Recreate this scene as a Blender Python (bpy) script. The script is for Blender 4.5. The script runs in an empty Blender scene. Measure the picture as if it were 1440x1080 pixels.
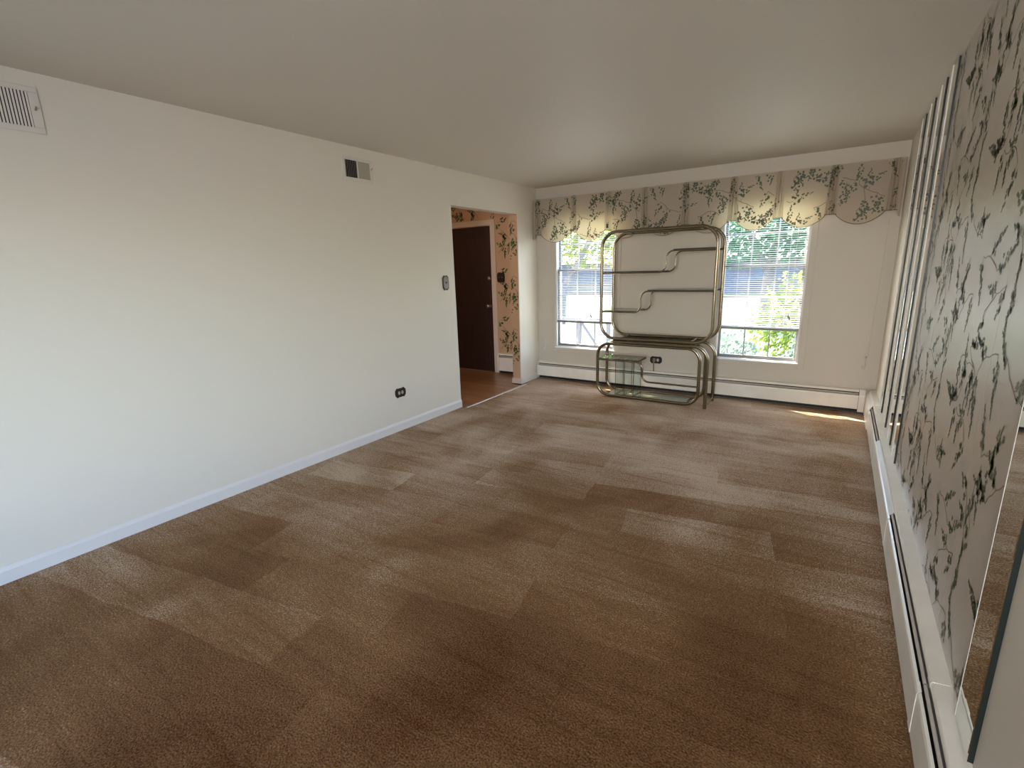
import bpy, bmesh, math, random
from math import pi, sin, cos, radians
from mathutils import Vector, Matrix

S = bpy.context.scene
COL = S.collection

# ------------------------------------------------------------------ camera
cam_d = bpy.data.cameras.new('camera'); cam = bpy.data.objects.new('camera', cam_d); COL.objects.link(cam)
FW = Vector((-0.5398, 0.8097, -0.2293)).normalized()
RT = Vector((0.8349, 0.5495, -0.0280)); RT = (RT - FW*RT.dot(FW)).normalized()
UP = RT.cross(FW)
m = Matrix.Identity(4)
for i in range(3):
    m[i][0] = RT[i]; m[i][1] = UP[i]; m[i][2] = -FW[i]
m.translation = (3.336, 0.0, 1.460)
cam.matrix_world = m
cam_d.sensor_fit = 'HORIZONTAL'; cam_d.sensor_width = 36.0; cam_d.lens = 686.1/1440*36
cam_d.clip_start = 0.02; cam_d.clip_end = 400
S.camera = cam

# ------------------------------------------------------------------ sky, sun, daylight, added rear fill
SUN_DIR = Vector((1.0, -0.5, -1.0)).normalized()
world = bpy.data.worlds.new('world'); S.world = world; world.use_nodes = True
wn = world.node_tree.nodes; wl = world.node_tree.links
bg = wn['Background']
sky = wn.new('ShaderNodeTexSky'); sky.sky_type = 'NISHITA'; sky.sun_disc = False
sky.sun_elevation = radians(42); sky.sun_rotation = math.atan2(-SUN_DIR.x, -SUN_DIR.y)
sky.air_density = 1.0; sky.dust_density = 2.0; sky.ozone_density = 1.0
wl.new(sky.outputs[0], bg.inputs[0]); bg.inputs[1].default_value = 1.2
sun_d = bpy.data.lights.new('sun', 'SUN'); sun_d.energy = 18.0; sun_d.angle = radians(0.6); sun_d.color = (1.0, 0.93, 0.82)
sun = bpy.data.objects.new('sun', sun_d); COL.objects.link(sun)
sun.rotation_euler = SUN_DIR.to_track_quat('-Z', 'Y').to_euler(); sun.location = (-8, 12, 12)

def area(name, loc, direction, sx, sy, watts, color, portal=False, spread=180):
    d = bpy.data.lights.new(name, 'AREA'); d.shape = 'RECTANGLE'; d.size = sx; d.size_y = sy
    d.energy = watts; d.color = color; d.spread = radians(spread)
    if portal: d.cycles.is_portal = True
    o = bpy.data.objects.new(name, d); COL.objects.link(o); o.location = loc
    o.rotation_euler = Vector(direction).to_track_quat('-Z', 'Y').to_euler()
    return o
W, L, H = 3.728, 5.682, 2.44
YB = -2.4                                   # wall behind the camera
area('daylight_side_window', (W+0.03, -1.05, 1.35), (-1, 0.16, -0.16), 1.6, 1.6, 6.2, (0.40, 0.56, 1.0), False, 160)
area('rear_fill_light', (3.2, YB+0.03, 1.55), (-0.10, 1, -0.02), 0.80, 1.2, 17, (1.0, 0.95, 0.88), False, 100)  # fill light added behind the camera to brighten the far wall
area('window_portal', (0.675, L+0.16, 1.27), (0, -1, 0), 0.85, 1.7, 1, (1, 1, 1), portal=True)
area('window_portal', (2.655, L+0.16, 1.27), (0, -1, 0), 0.85, 1.7, 1, (1, 1, 1), portal=True)
lamp_d = bpy.data.lights.new('entry_lamp', 'POINT'); lamp_d.energy = 5.5; lamp_d.color = (1.0, 0.74, 0.50); lamp_d.shadow_soft_size = 0.12
lamp = bpy.data.objects.new('entry_lamp', lamp_d); COL.objects.link(lamp); lamp.location = (-1.15, 3.7, 2.15)

vs = S.view_settings
S.display_settings.display_device = 'sRGB'
vs.view_transform = 'Standard'; vs.look = 'None'; vs.gamma = 1.0; vs.use_curve_mapping = False
vs.exposure = 1.25
S.cycles.use_denoising = True
S.cycles.max_bounces = 10; S.cycles.diffuse_bounces = 5; S.cycles.glossy_bounces = 6
S.cycles.transparent_max_bounces = 24; S.cycles.transmission_bounces = 6
S.cycles.sample_clamp_indirect = 6.0
S.cycles.caustics_refractive = False

# ------------------------------------------------------------------ materials
def lin(c):
    return tuple(((x/255)/12.92 if x/255 <= 0.04045 else ((x/255+0.055)/1.055)**2.4) for x in c)
def mat(name, base, rough=0.6, metal=0.0, bump=None, var=None, **kw):
    """base: linear rgb. bump=(scale, strength, distance). var=(scale, amount): mottling of the base colour."""
    m = bpy.data.materials.new(name); m.use_nodes = True
    nt = m.node_tree; b = nt.nodes['Principled BSDF']
    b.inputs['Base Color'].default_value = (*base, 1); b.inputs['Roughness'].default_value = rough; b.inputs['Metallic'].default_value = metal
    for k, v in kw.items(): b.inputs[k].default_value = v
    geo = None
    if bump or var:
        geo = nt.nodes.new('ShaderNodeNewGeometry')
    if var:
        n = nt.nodes.new('ShaderNodeTexNoise'); n.inputs['Scale'].default_value = var[0]; n.inputs['Detail'].default_value = 4
        nt.links.new(geo.outputs['Position'], n.inputs['Vector'])
        r = nt.nodes.new('ShaderNodeValToRGB')
        r.color_ramp.elements[0].position = 0.3; r.color_ramp.elements[1].position = 0.7
        r.color_ramp.elements[0].color = (*[x*(1-var[1]) for x in base], 1); r.color_ramp.elements[1].color = (*[min(1, x*(1+var[1])) for x in base], 1)
        nt.links.new(n.outputs['Fac'], r.inputs['Fac']); nt.links.new(r.outputs['Color'], b.inputs['Base Color'])
    if bump:
        n = nt.nodes.new('ShaderNodeTexNoise'); n.inputs['Scale'].default_value = bump[0]; n.inputs['Detail'].default_value = 3
        nt.links.new(geo.outputs['Position'], n.inputs['Vector'])
        bp = nt.nodes.new('ShaderNodeBump'); bp.inputs['Strength'].default_value = bump[1]; bp.inputs['Distance'].default_value = bump[2]
        nt.links.new(n.outputs['Fac'], bp.inputs['Height']); nt.links.new(bp.outputs['Normal'], b.inputs['Normal'])
    return m

M = {}
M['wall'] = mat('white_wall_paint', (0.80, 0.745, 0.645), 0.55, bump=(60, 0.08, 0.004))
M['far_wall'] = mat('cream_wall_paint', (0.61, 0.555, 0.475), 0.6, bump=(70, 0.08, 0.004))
M['ceiling'] = mat('ceiling_paint', (0.68, 0.635, 0.56), 0.6, bump=(40, 0.08, 0.004))
M['trim'] = mat('white_trim_paint', (0.78, 0.76, 0.73), 0.4)
M['cream_trim'] = mat('cream_trim_paint', (0.66, 0.56, 0.47), 0.4)
M['vinyl'] = mat('window_vinyl', (0.74, 0.72, 0.69), 0.35)
M['grille'] = mat('muntin_backlit', (0.30, 0.31, 0.32), 0.5)  # backlit shade put into the colour of the muntins
M['rail_backlit'] = mat('sash_rail_backlit', (0.24, 0.235, 0.23), 0.45)  # sashes and blind bottom rail: silhouette against the daylight put into the colour
M['heater'] = mat('heater_enamel', (0.84, 0.80, 0.72), 0.32, var=(6, 0.05))
M['heater_dark'] = mat('heater_inside', (0.012, 0.011, 0.010), 0.6)
M['damper'] = mat('damper_steel', (0.50, 0.46, 0.41), 0.4)
M['paper'] = mat('wallpaper_beige', (0.50, 0.445, 0.385), 0.30, bump=(9, 0.10, 0.006), var=(5, 0.03))
M['paper_peach'] = mat('wallpaper_peach', (0.56, 0.375, 0.245), 0.5)
M['leaf_a'] = mat('print_green', (0.075, 0.095, 0.045), 0.5)
M['ink_wall_a'] = mat('wallpaper_print_green', (0.14, 0.155, 0.09), 0.45)
M['ink_wall_b'] = mat('wallpaper_print_olive', (0.11, 0.125, 0.07), 0.45)
M['ink_wall_s'] = mat('wallpaper_print_brown', (0.27, 0.21, 0.155), 0.45)
M['leaf_b'] = mat('print_olive', (0.050, 0.065, 0.030), 0.5)
M['leaf_bright'] = mat('print_leaf_green', (0.09, 0.16, 0.045), 0.5)
M['stem'] = mat('print_brown', (0.22, 0.16, 0.115), 0.5)
M['brass'] = mat('antique_brass', (0.28, 0.235, 0.165), 0.22, metal=1.0)
M['black'] = mat('black_plate', (0.018, 0.014, 0.012), 0.35)
M['pewter'] = mat('pewter_plate', (0.22, 0.20, 0.19), 0.4, metal=0.7)
M['ivory'] = mat('ivory_plastic', (0.55, 0.48, 0.38), 0.4)
M['vent_dark'] = mat('vent_inside', (0.010, 0.009, 0.007), 0.8)
M['vent_paint'] = mat('vent_enamel', (0.75, 0.71, 0.64), 0.5)
M['vent_slat'] = mat('vent_slat', (0.42, 0.38, 0.29), 0.5)
M['glass_edge'] = mat('glass_edge_green', (0.005, 0.012, 0.010), 0.4)
M['mirror'] = mat('mirror_silver', (0.80, 0.84, 0.81), 0.012, metal=1.0)
M['door'] = mat('dark_brown_door', (0.045, 0.016, 0.009), 0.38)
M['knob'] = mat('dull_knob', (0.45, 0.36, 0.30), 0.3, metal=1.0)
M['strip'] = mat('threshold_metal', (0.62, 0.58, 0.52), 0.3, metal=0.8)
M['cord'] = mat('cord_brown', (0.22, 0.17, 0.13), 0.5)
M['clear_hook'] = mat('hook_plastic', (0.62, 0.58, 0.52), 0.25)
M['dark_trim'] = mat('dark_fabric_trim', (0.07, 0.065, 0.045), 0.7)
M['board'] = mat('board_white', (0.6, 0.56, 0.5), 0.6)

def glass_mat(name, tint, ior=1.45):
    m = bpy.data.materials.new(name); m.use_nodes = True; nt = m.node_tree
    nt.nodes.remove(nt.nodes['Principled BSDF'])
    t = nt.nodes.new('ShaderNodeBsdfTransparent'); t.inputs[0].default_value = (*tint, 1)
    g = nt.nodes.new('ShaderNodeBsdfGlossy'); g.inputs['Roughness'].default_value = 0.015
    lw = nt.nodes.new('ShaderNodeLayerWeight'); lw.inputs['Blend'].default_value = 0.5
    pw = nt.nodes.new('ShaderNodeMath'); pw.operation = 'POWER'; pw.inputs[1].default_value = 5.0; nt.links.new(lw.outputs['Facing'], pw.inputs[0])
    f0 = ((ior-1)/(ior+1))**2
    f = nt.nodes.new('ShaderNodeMath'); f.operation = 'MULTIPLY_ADD'; f.inputs[1].default_value = 1-f0; f.inputs[2].default_value = f0; nt.links.new(pw.outputs[0], f.inputs[0])
    x = nt.nodes.new('ShaderNodeMixShader')
    nt.links.new(f.outputs[0], x.inputs[0]); nt.links.new(t.outputs[0], x.inputs[1]); nt.links.new(g.outputs[0], x.inputs[2])
    nt.links.new(x.outputs[0], nt.nodes['Material Output'].inputs[0])
    return m
M['pane'] = glass_mat('window_glass', (0.97, 0.985, 0.98))
M['shelf_glass'] = glass_mat('shelf_glass', (0.88, 0.95, 0.935), 1.62)
M['smoke_glass'] = glass_mat('smoked_glass', (0.13, 0.12, 0.09), 2.2)

def fabric_mat(name, base, trans, fac):
    m = bpy.data.materials.new(name); m.use_nodes = True; nt = m.node_tree
    nt.nodes.remove(nt.nodes['Principled BSDF'])
    d = nt.nodes.new('ShaderNodeBsdfDiffuse'); d.inputs[0].default_value = (*base, 1)
    t = nt.nodes.new('ShaderNodeBsdfTranslucent'); t.inputs[0].default_value = (*trans, 1)
    x = nt.nodes.new('ShaderNodeMixShader'); x.inputs[0].default_value = fac
    nt.links.new(d.outputs[0], x.inputs[1]); nt.links.new(t.outputs[0], x.inputs[2])
    nt.links.new(x.outputs[0], nt.nodes['Material Output'].inputs[0])
    return m
M['fabric'] = fabric_mat('valance_cloth', (0.51, 0.45, 0.385), (0.85, 0.66, 0.34), 0.30)
M['slat'] = fabric_mat('blind_slat', (0.82, 0.82, 0.80), (0.8, 0.8, 0.78), 0.25)

def carpet_mat():
    m = bpy.data.materials.new('tan_carpet'); m.use_nodes = True; nt = m.node_tree; N = nt.nodes; K = nt.links
    b = N['Principled BSDF']; b.inputs['Roughness'].default_value = 0.95
    b.inputs['Specular IOR Level'].default_value = 0.04
    b.inputs['Sheen Weight'].default_value = 0.04; b.inputs['Sheen Roughness'].default_value = 0.5; b.inputs['Sheen Tint'].default_value = (0.9, 0.8, 0.7, 1)
    geo = N.new('ShaderNodeNewGeometry')
    def mapping(scale, rot=0.0, loc=(0, 0, 0)):
        mp = N.new('ShaderNodeMapping'); mp.inputs['Scale'].default_value = scale; mp.inputs['Rotation'].default_value = (0, 0, rot); mp.inputs['Location'].default_value = loc
        K.new(geo.outputs['Position'], mp.inputs['Vector']); return mp
    def noise(vec, scale, detail=3, dist=0.0):
        n = N.new('ShaderNodeTexNoise'); n.inputs['Scale'].default_value = scale; n.inputs['Detail'].default_value = detail; n.inputs['Distortion'].default_value = dist
        K.new(vec, n.inputs['Vector']); return n.outputs['Fac']
    def rng(fac, a, b_, lo, hi):
        r = N.new('ShaderNodeMapRange'); r.inputs[1].default_value = a; r.inputs[2].default_value = b_; r.inputs[3].default_value = lo; r.inputs[4].default_value = hi
        K.new(fac, r.inputs[0]); return r.outputs[0]
    def mul(a, b_):
        x = N.new('ShaderNodeMath'); x.operation = 'MULTIPLY'; K.new(a, x.inputs[0]); K.new(b_, x.inputs[1]); return x.outputs[0]
    # soft wear
    big = rng(noise(mapping((1, 1, 1)).outputs[0], 1.3, 4, 0.6), 0.33, 0.70, 0.74, 1.16)
    # vacuum strokes across the room, slightly slanted
    st = rng(noise(mapping((0.55, 7.5, 1), radians(-9)).outputs[0], 1.6, 3, 0.5), 0.36, 0.66, 0.94, 1.05)
    st2 = rng(noise(mapping((1.0, 16, 1), radians(-13), (3, 1, 0)).outputs[0], 1.6, 2, 0.3), 0.30, 0.42, 0.90, 1.01)
    # stroke ends: blocky lighter and darker patches
    warp = N.new('ShaderNodeTexNoise'); warp.inputs['Scale'].default_value = 3.0
    K.new(geo.outputs['Position'], warp.inputs['Vector'])
    add = N.new('ShaderNodeMixRGB'); add.blend_type = 'LINEAR_LIGHT'; add.inputs[0].default_value = 0.025
    K.new(mapping((1, 1, 1), radians(-10), (0.3, 0.1, 0)).outputs[0], add.inputs[1]); K.new(warp.outputs['Color'], add.inputs[2])
    br = N.new('ShaderNodeTexBrick'); br.inputs['Color1'].default_value = (0, 0, 0, 1); br.inputs['Color2'].default_value = (1, 1, 1, 1)
    br.inputs['Mortar Size'].default_value = 0.0; br.inputs['Brick Width'].default_value = 0.78; br.inputs['Row Height'].default_value = 0.29; br.inputs['Scale'].default_value = 1.0
    br.offset = 0.37; br.inputs['Bias'].default_value = 0.0
    K.new(add.outputs[0], br.inputs['Vector'])
    pt = rng(br.outputs['Color'], 0, 1, 0.91, 1.08)
    fine = rng(noise(mapping((1, 1, 1)).outputs[0], 150, 3), 0.3, 0.7, 0.60, 1.34)
    mid = rng(noise(mapping((1, 1, 1)).outputs[0], 45, 2), 0.3, 0.7, 0.90, 1.08)
    v = mul(mul(mul(mul(mul(big, st), st2), pt), fine), mid)
    # vacuumed pile with stepped edge, plus window-light falloff painted in: darker toward the camera
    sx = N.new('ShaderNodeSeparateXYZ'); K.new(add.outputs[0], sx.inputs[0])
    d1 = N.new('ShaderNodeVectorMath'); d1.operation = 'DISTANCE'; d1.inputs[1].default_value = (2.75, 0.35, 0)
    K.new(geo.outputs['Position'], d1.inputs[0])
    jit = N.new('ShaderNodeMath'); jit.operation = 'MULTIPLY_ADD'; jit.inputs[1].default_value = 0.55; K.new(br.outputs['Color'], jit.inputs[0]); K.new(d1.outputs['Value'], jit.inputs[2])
    nap_falloff = rng(jit.outputs[0], 0.9, 3.4, 0.50, 1.12)
    v = mul(v, nap_falloff)
    ramp = N.new('ShaderNodeValToRGB'); e = ramp.color_ramp.elements
    e[0].position = 0.22; e[0].color = (0.068, 0.021, 0.003, 1); e[1].position = 1.0; e[1].color = (0.62, 0.50, 0.385, 1)
    el = e.new(0.6); el.color = (0.275, 0.155, 0.072, 1)
    half = N.new('ShaderNodeMath'); half.operation = 'MULTIPLY'; half.inputs[1].default_value = 0.78; K.new(v, half.inputs[0])
    K.new(half.outputs[0], ramp.inputs['Fac']); K.new(ramp.outputs['Color'], b.inputs['Base Color'])
    bp = N.new('ShaderNodeBump'); bp.inputs['Strength'].default_value = 0.6; bp.inputs['Distance'].default_value = 0.012
    K.new(noise(mapping((1, 1, 1)).outputs[0], 140, 3), bp.inputs['Height']); K.new(bp.outputs['Normal'], b.inputs['Normal'])
    return m
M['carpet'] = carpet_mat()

def wood_mat(name, c1, c2, rough, axis_scale):
    m = bpy.data.materials.new(name); m.use_nodes = True; nt = m.node_tree; N = nt.nodes; K = nt.links; b = N['Principled BSDF']
    b.inputs['Roughness'].default_value = rough
    tc = N.new('ShaderNodeTexCoord'); mp = N.new('ShaderNodeMapping'); mp.inputs['Scale'].default_value = axis_scale
    oi = N.new('ShaderNodeObjectInfo')
    K.new(tc.outputs['Object'], mp.inputs['Vector'])
    n = N.new('ShaderNodeTexNoise'); n.inputs['Scale'].default_value = 3; n.inputs['Detail'].default_value = 5; n.inputs['Distortion'].default_value = 0.6
    K.new(mp.outputs[0], n.inputs['Vector'])
    ad = N.new('ShaderNodeMath'); ad.operation = 'MULTIPLY_ADD'; ad.inputs[1].default_value = 0.45; K.new(oi.outputs['Random'], ad.inputs[0]); 
    sb = N.new('ShaderNodeMath'); sb.operation = 'SUBTRACT'; sb.inputs[1].default_value = 0.22; K.new(n.outputs['Fac'], sb.inputs[0]); K.new(sb.outputs[0], ad.inputs[2])
    r = N.new('ShaderNodeValToRGB'); r.color_ramp.elements[0].position = 0.3; r.color_ramp.elements[1].position = 0.75
    r.color_ramp.elements[0].color = (*c1, 1); r.color_ramp.elements[1].color = (*c2, 1)
    K.new(ad.outputs[0], r.inputs['Fac']); K.new(r.outputs['Color'], b.inputs['Base Color'])
    return m
M['oak'] = wood_mat('oak_plank', (0.26, 0.125, 0.055), (0.40, 0.21, 0.10), 0.28, (2, 14, 2))
M['door'] = wood_mat('dark_stained_door', (0.026, 0.008, 0.005), (0.045, 0.015, 0.009), 0.65, (14, 14, 1))

# exterior
M['grass'] = mat('lawn_grass', (0.055, 0.08, 0.025), 0.9, var=(1.5, 0.25))
M['concrete'] = mat('driveway_concrete', (0.36, 0.345, 0.325), 0.9, var=(2, 0.08))
M['asphalt'] = mat('street_asphalt', (0.16, 0.16, 0.17), 0.9, var=(2, 0.1))
M['bark'] = mat('tree_bark', (0.12, 0.10, 0.10), 0.9, var=(8, 0.3))
def leaf_mat(name, c, t):
    return fabric_mat(name, c, t, 0.5)
M['leaf_maple'] = leaf_mat('maple_leaves', (0.10, 0.14, 0.035), (0.22, 0.27, 0.06))
M['leaf_teal'] = leaf_mat('elm_leaves', (0.045, 0.10, 0.058), (0.10, 0.20, 0.12))
M['leaf_lime'] = leaf_mat('hedge_leaves', (0.075, 0.115, 0.028), (0.15, 0.20, 0.05))
M['leaf_gray'] = leaf_mat('shrub_leaves', (0.085, 0.11, 0.10), (0.14, 0.19, 0.16))
M['siding'] = mat('house_siding', (0.085, 0.088, 0.105), 0.8)
M['siding_b'] = mat('house_siding_plum', (0.10, 0.09, 0.115), 0.8)
M['roof'] = mat('roof_shingle', (0.22, 0.21, 0.23), 0.9)
M['hpane'] = mat('house_window', (0.06, 0.08, 0.12), 0.1)
M['fence_wood'] = mat('railing_wood', (0.13, 0.13, 0.14), 0.8)

# ------------------------------------------------------------------ mesh helpers
class MB:
    def __init__(s): s.v = []; s.f = []; s.mi = []; s.mats = []; s.sm = []
    def slot(s, m):
        if m not in s.mats: s.mats.append(m)
        return s.mats.index(m)
    def add(s, vs, fs, m, smooth=False):
        o = len(s.v); k = s.slot(m); s.v += [tuple(v) for v in vs]
        for f in fs: s.f.append(tuple(i+o for i in f)); s.mi.append(k); s.sm.append(smooth)
        return s
    def box(s, a, b, m):
        x0, y0, z0 = [min(p, q) for p, q in zip(a, b)]; x1, y1, z1 = [max(p, q) for p, q in zip(a, b)]
        return s.add([(x0,y0,z0),(x1,y0,z0),(x1,y1,z0),(x0,y1,z0),(x0,y0,z1),(x1,y0,z1),(x1,y1,z1),(x0,y1,z1)],
                     [(0,3,2,1),(4,5,6,7),(0,1,5,4),(1,2,6,5),(2,3,7,6),(3,0,4,7)], m)
    def quad(s, p, m, smooth=False): return s.add(p, [tuple(range(len(p)))], m, smooth)
    def prism(s, prof, a0, a1, axis, m, smooth=False):
        """prof: closed 2-D outline; extruded along axis ('x': prof=(y,z); 'y': prof=(x,z); 'z': prof=(x,y))"""
        def P(u, w, t):
            return {'x': (t, u, w), 'y': (u, t, w), 'z': (u, w, t)}[axis]
        n = len(prof)
        v = [P(u, w, a0) for u, w in prof] + [P(u, w, a1) for u, w in prof]
        f = [(i, (i+1) % n, n+(i+1) % n, n+i) for i in range(n)] + [tuple(reversed(range(n))), tuple(range(n, 2*n))]
        return s.add(v, f, m, smooth)
    def tube(s, pts, r, m, n=10, closed=False, caps=True):
        pts = [Vector(p) for p in pts]; k = len(pts); rings = []
        ref = None
        for i, p in enumerate(pts):
            a = pts[(i-1) % k] if (closed or i > 0) else p
            b = pts[(i+1) % k] if (closed or i < k-1) else p
            t = (b-a).normalized()
            if ref is None: ref = Vector((0, 1, 0)) if abs(t.y) < 0.9 else Vector((0, 0, 1))
            u = (ref - t*ref.dot(t)).normalized(); w = t.cross(u); ref = u
            rr = r[i] if isinstance(r, (list, tuple)) else r
            rings.append([p + (u*cos(2*pi*j/n) + w*sin(2*pi*j/n))*rr for j in range(n)])
        v = [q for R in rings for q in R]; f = []
        for i in range(k if closed else k-1):
            o0 = i*n; o1 = ((i+1) % k)*n
            for j in range(n): f.append((o0+j, o0+(j+1) % n, o1+(j+1) % n, o1+j))
        s.add(v, f, m, True)
        if not closed and caps:
            s.add(rings[0], [tuple(reversed(range(n)))], m); s.add(rings[-1], [tuple(range(n))], m)
        return s
    def lathe(s, prof, loc, axis, m, n=16):
        """prof: (radius, height) along axis from loc"""
        ax = Vector(axis).normalized(); ref = Vector((0, 0, 1)) if abs(ax.z) < 0.9 else Vector((1, 0, 0))
        u = (ref-ax*ref.dot(ax)).normalized(); w = ax.cross(u); loc = Vector(loc)
        v = [loc + ax*h + (u*cos(2*pi*j/n)+w*sin(2*pi*j/n))*r for r, h in prof for j in range(n)]
        f = [(i*n+j, i*n+(j+1) % n, (i+1)*n+(j+1) % n, (i+1)*n+j) for i in range(len(prof)-1) for j in range(n)]
        return s.add(v, f, m, True)
    def build(s, name, parent=None, origin=None):
        me = bpy.data.meshes.new(name)
        o = bpy.data.objects.new(name, me)
        off = Vector(origin) if origin is not None else Vector((0, 0, 0))
        me.from_pydata([tuple(Vector(v)-off) for v in s.v], [], s.f)
        for mm in s.mats: me.materials.append(mm)
        me.polygons.foreach_set('material_index', s.mi); me.polygons.foreach_set('use_smooth', s.sm)
        me.update()
        COL.objects.link(o); o.location = off
        if parent is not None:
            o.parent = parent; o.matrix_parent_inverse = Matrix.Identity(4)
            o.location = off - world_loc(parent)
        return o
def world_loc(o):
    l = Vector(o.location)
    while o.parent is not None: o = o.parent; l += Vector(o.location)
    return l
def wbuild(mb, name, parent=None, origin=None, bevel=0.0):
    o = mb.build(name, parent, origin if origin is not None else (world_loc(parent) if parent is not None else None))
    if bevel:
        md = o.modifiers.new('bevel', 'BEVEL'); md.width = bevel; md.segments = 2; md.limit_method = 'ANGLE'; md.angle_limit = radians(40)
    return o
def tag(o, label, cat, group=None):
    o['label'] = label; o['category'] = cat
    if group: o['group'] = group
    return o
def thing(name, label, cat, loc, group=None):
    o = bpy.data.objects.new(name, None); COL.objects.link(o); o.location = loc; o.empty_display_size = 0.1
    return tag(o, label, cat, group)
def struct(o, label=None):
    o['kind'] = 'structure'
    if label: o['label'] = label
    return o
def stuff(o): o['kind'] = 'stuff'; return o
def fillet(pts, r, closed=False, n=8):
    pts = [Vector(p) for p in pts]; k = len(pts); out = []
    for i, p in enumerate(pts):
        if not closed and i in (0, k-1): out.append(p); continue
        a = (pts[i-1]-p); b = (pts[(i+1) % k]-p); la, lb = a.length, b.length; a.normalize(); b.normalize()
        ang = a.angle(b)
        if ang > pi-0.01: out.append(p); continue
        d = min(r/math.tan(ang/2), la*0.499, lb*0.499); rr = d*math.tan(ang/2)
        c = p + (a+b).normalized()*(rr/sin(ang/2))
        s0 = p+a*d-c; s1 = p+b*d-c; tot = s0.angle(s1)
        for j in range(n+1):
            t = j/n
            out.append(c + (s0*sin((1-t)*tot)+s1*sin(t*tot))/sin(tot))
    return out

# ------------------------------------------------------------------ ivy print (flat ink shapes laid on a sheet)
def leaf_outline(rng, s):
    base = [(0, -0.15), (0.30, -0.42), (0.55, -0.10), (0.42, 0.12), (0.60, 0.42), (0.25, 0.40), (0, 0.95), (-0.25, 0.40), (-0.60, 0.42), (-0.42, 0.12), (-0.55, -0.10), (-0.30, -0.42)]
    a = rng.uniform(0, 2*pi); q = rng.uniform(0.75, 1.1)
    return [((x*cos(a)-y*sin(a)*q)*s, (x*sin(a)+y*cos(a)*q)*s) for x, y in base]
def ivy_tile(seed, w, h, n_sprigs, size=1.0, leaf=0.021, spread=0.040):
    """list of (polygon, kind) with kind 0/1 leaves, 2 stems, inside a repeating w x h tile"""
    rng = random.Random(seed); out = []
    nx_, ny_ = n_sprigs
    cells = [((i+0.5)/nx_*w, (j+0.5+(0.5 if i % 2 else 0.0))/ny_*h) for i in range(nx_) for j in range(ny_)]
    def stem_(p, q, t):
        d = Vector((q[0]-p[0], q[1]-p[1])); 
        if d.length < 1e-5: return
        nrm = Vector((-d.y, d.x)).normalized()*t
        out.append(([(p[0]+nrm.x, p[1]+nrm.y), (p[0]-nrm.x, p[1]-nrm.y), (q[0]-nrm.x, q[1]-nrm.y), (q[0]+nrm.x, q[1]+nrm.y)], 2))
    def cluster(x, y, ang, ln):
        k = int(11*ln/0.11)+4
        for i in range(k):
            t = (i/(k-1))
            wd = spread*size*(1-t)**0.8
            u = t*ln; v = rng.uniform(-wd, wd)
            px = x+cos(ang)*u-sin(ang)*v; py = y+sin(ang)*u+cos(ang)*v
            s = leaf*size*(1.15-0.62*t)*rng.uniform(0.8, 1.2)
            out.append(([(px+a, py+b) for a, b in leaf_outline(rng, s)], rng.choice((0, 0, 1))))
    for cx, cy in cells:
        cx += rng.uniform(-0.05, 0.05); cy += rng.uniform(-0.05, 0.05)
        a = rng.choice((0.5, 2.6))+rng.uniform(-0.4, 0.4); pts = [(cx, cy)]; aa = a
        for k in range(7):
            aa += rng.uniform(-0.55, 0.55); pts.append((pts[-1][0]+cos(aa)*0.034*size, pts[-1][1]+sin(aa)*0.034*size))
        for p, q in zip(pts, pts[1:]): stem_(p, q, 0.0027*size)
        for k, p in enumerate(pts):
            if k in (0, 4, 7) or (k == 2 and rng.random() < 0.4):
                ca = rng.choice((-1.57, -1.57, -1.9, -1.2, 0.4, 2.7, 1.3))+rng.uniform(-0.3, 0.3)
                c0 = (p[0]+cos(ca)*0.03*size, p[1]+sin(ca)*0.03*size); stem_(p, c0, 0.0020*size)
                cluster(*c0, ca, rng.uniform(0.09, 0.17)*size)
    return out
def print_on(tile, w, h, u0, u1, v0, v1, fn, mats, du=0.0, dv=0.0, shift=0.5, keep=None):
    mb = MB()
    for i in range(int(math.floor((u0-du)/w))-1, int(math.ceil((u1-du)/w))+1):
        for j in range(int(math.floor((v0-dv)/h))-2, int(math.ceil((v1-dv)/h))+2):
            ou = du+i*w; ov = dv+j*h+(i % 2)*shift*h
            for poly, k in tile:
                q = [(a+ou, b+ov) for a, b in poly]
                if all(u0 <= a <= u1 and v0 <= b <= v1 for a, b in q) and (keep is None or all(keep(a, b) for a, b in q)):
                    c = (sum(a for a, _ in q)/len(q), sum(b for _, b in q)/len(q))
                    if len(q) > 4:
                        vs = [fn(*c)]+[fn(a, b) for a, b in q]; n = len(q)
                        mb.add(vs, [(0, 1+t, 1+(t+1) % n) for t in range(n)], mats[k])
                    else:
                        mb.quad([fn(a, b) for a, b in q], mats[k])
    return mb
TILE = ivy_tile(11, 0.52, 0.66, (2, 3), 1.0, 0.018)
TILE_W = ivy_tile(23, 0.78, 0.84, (3, 4), 0.90, 0.0215, 0.030)
TILE_F = ivy_tile(31, 0.52, 0.66, (2, 3), 1.0, 0.023)
INK = (M['leaf_a'], M['leaf_b'], M['stem'])
INKW = (M['ink_wall_a'], M['ink_wall_b'], M['ink_wall_s'])
INK2 = (M['leaf_bright'], M['leaf_b'], M['stem'])

# ================================================================== SETTING
WX = [(0.262, 1.090), (2.255, 3.058)]       # window openings in x
WZ = (0.434, 2.10)
DY0, DY1, DZ = 3.99, 5.222, 2.10            # doorway in the long white wall
TH = 0.12
FX = -2.4                                   # far side of the entry

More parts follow.
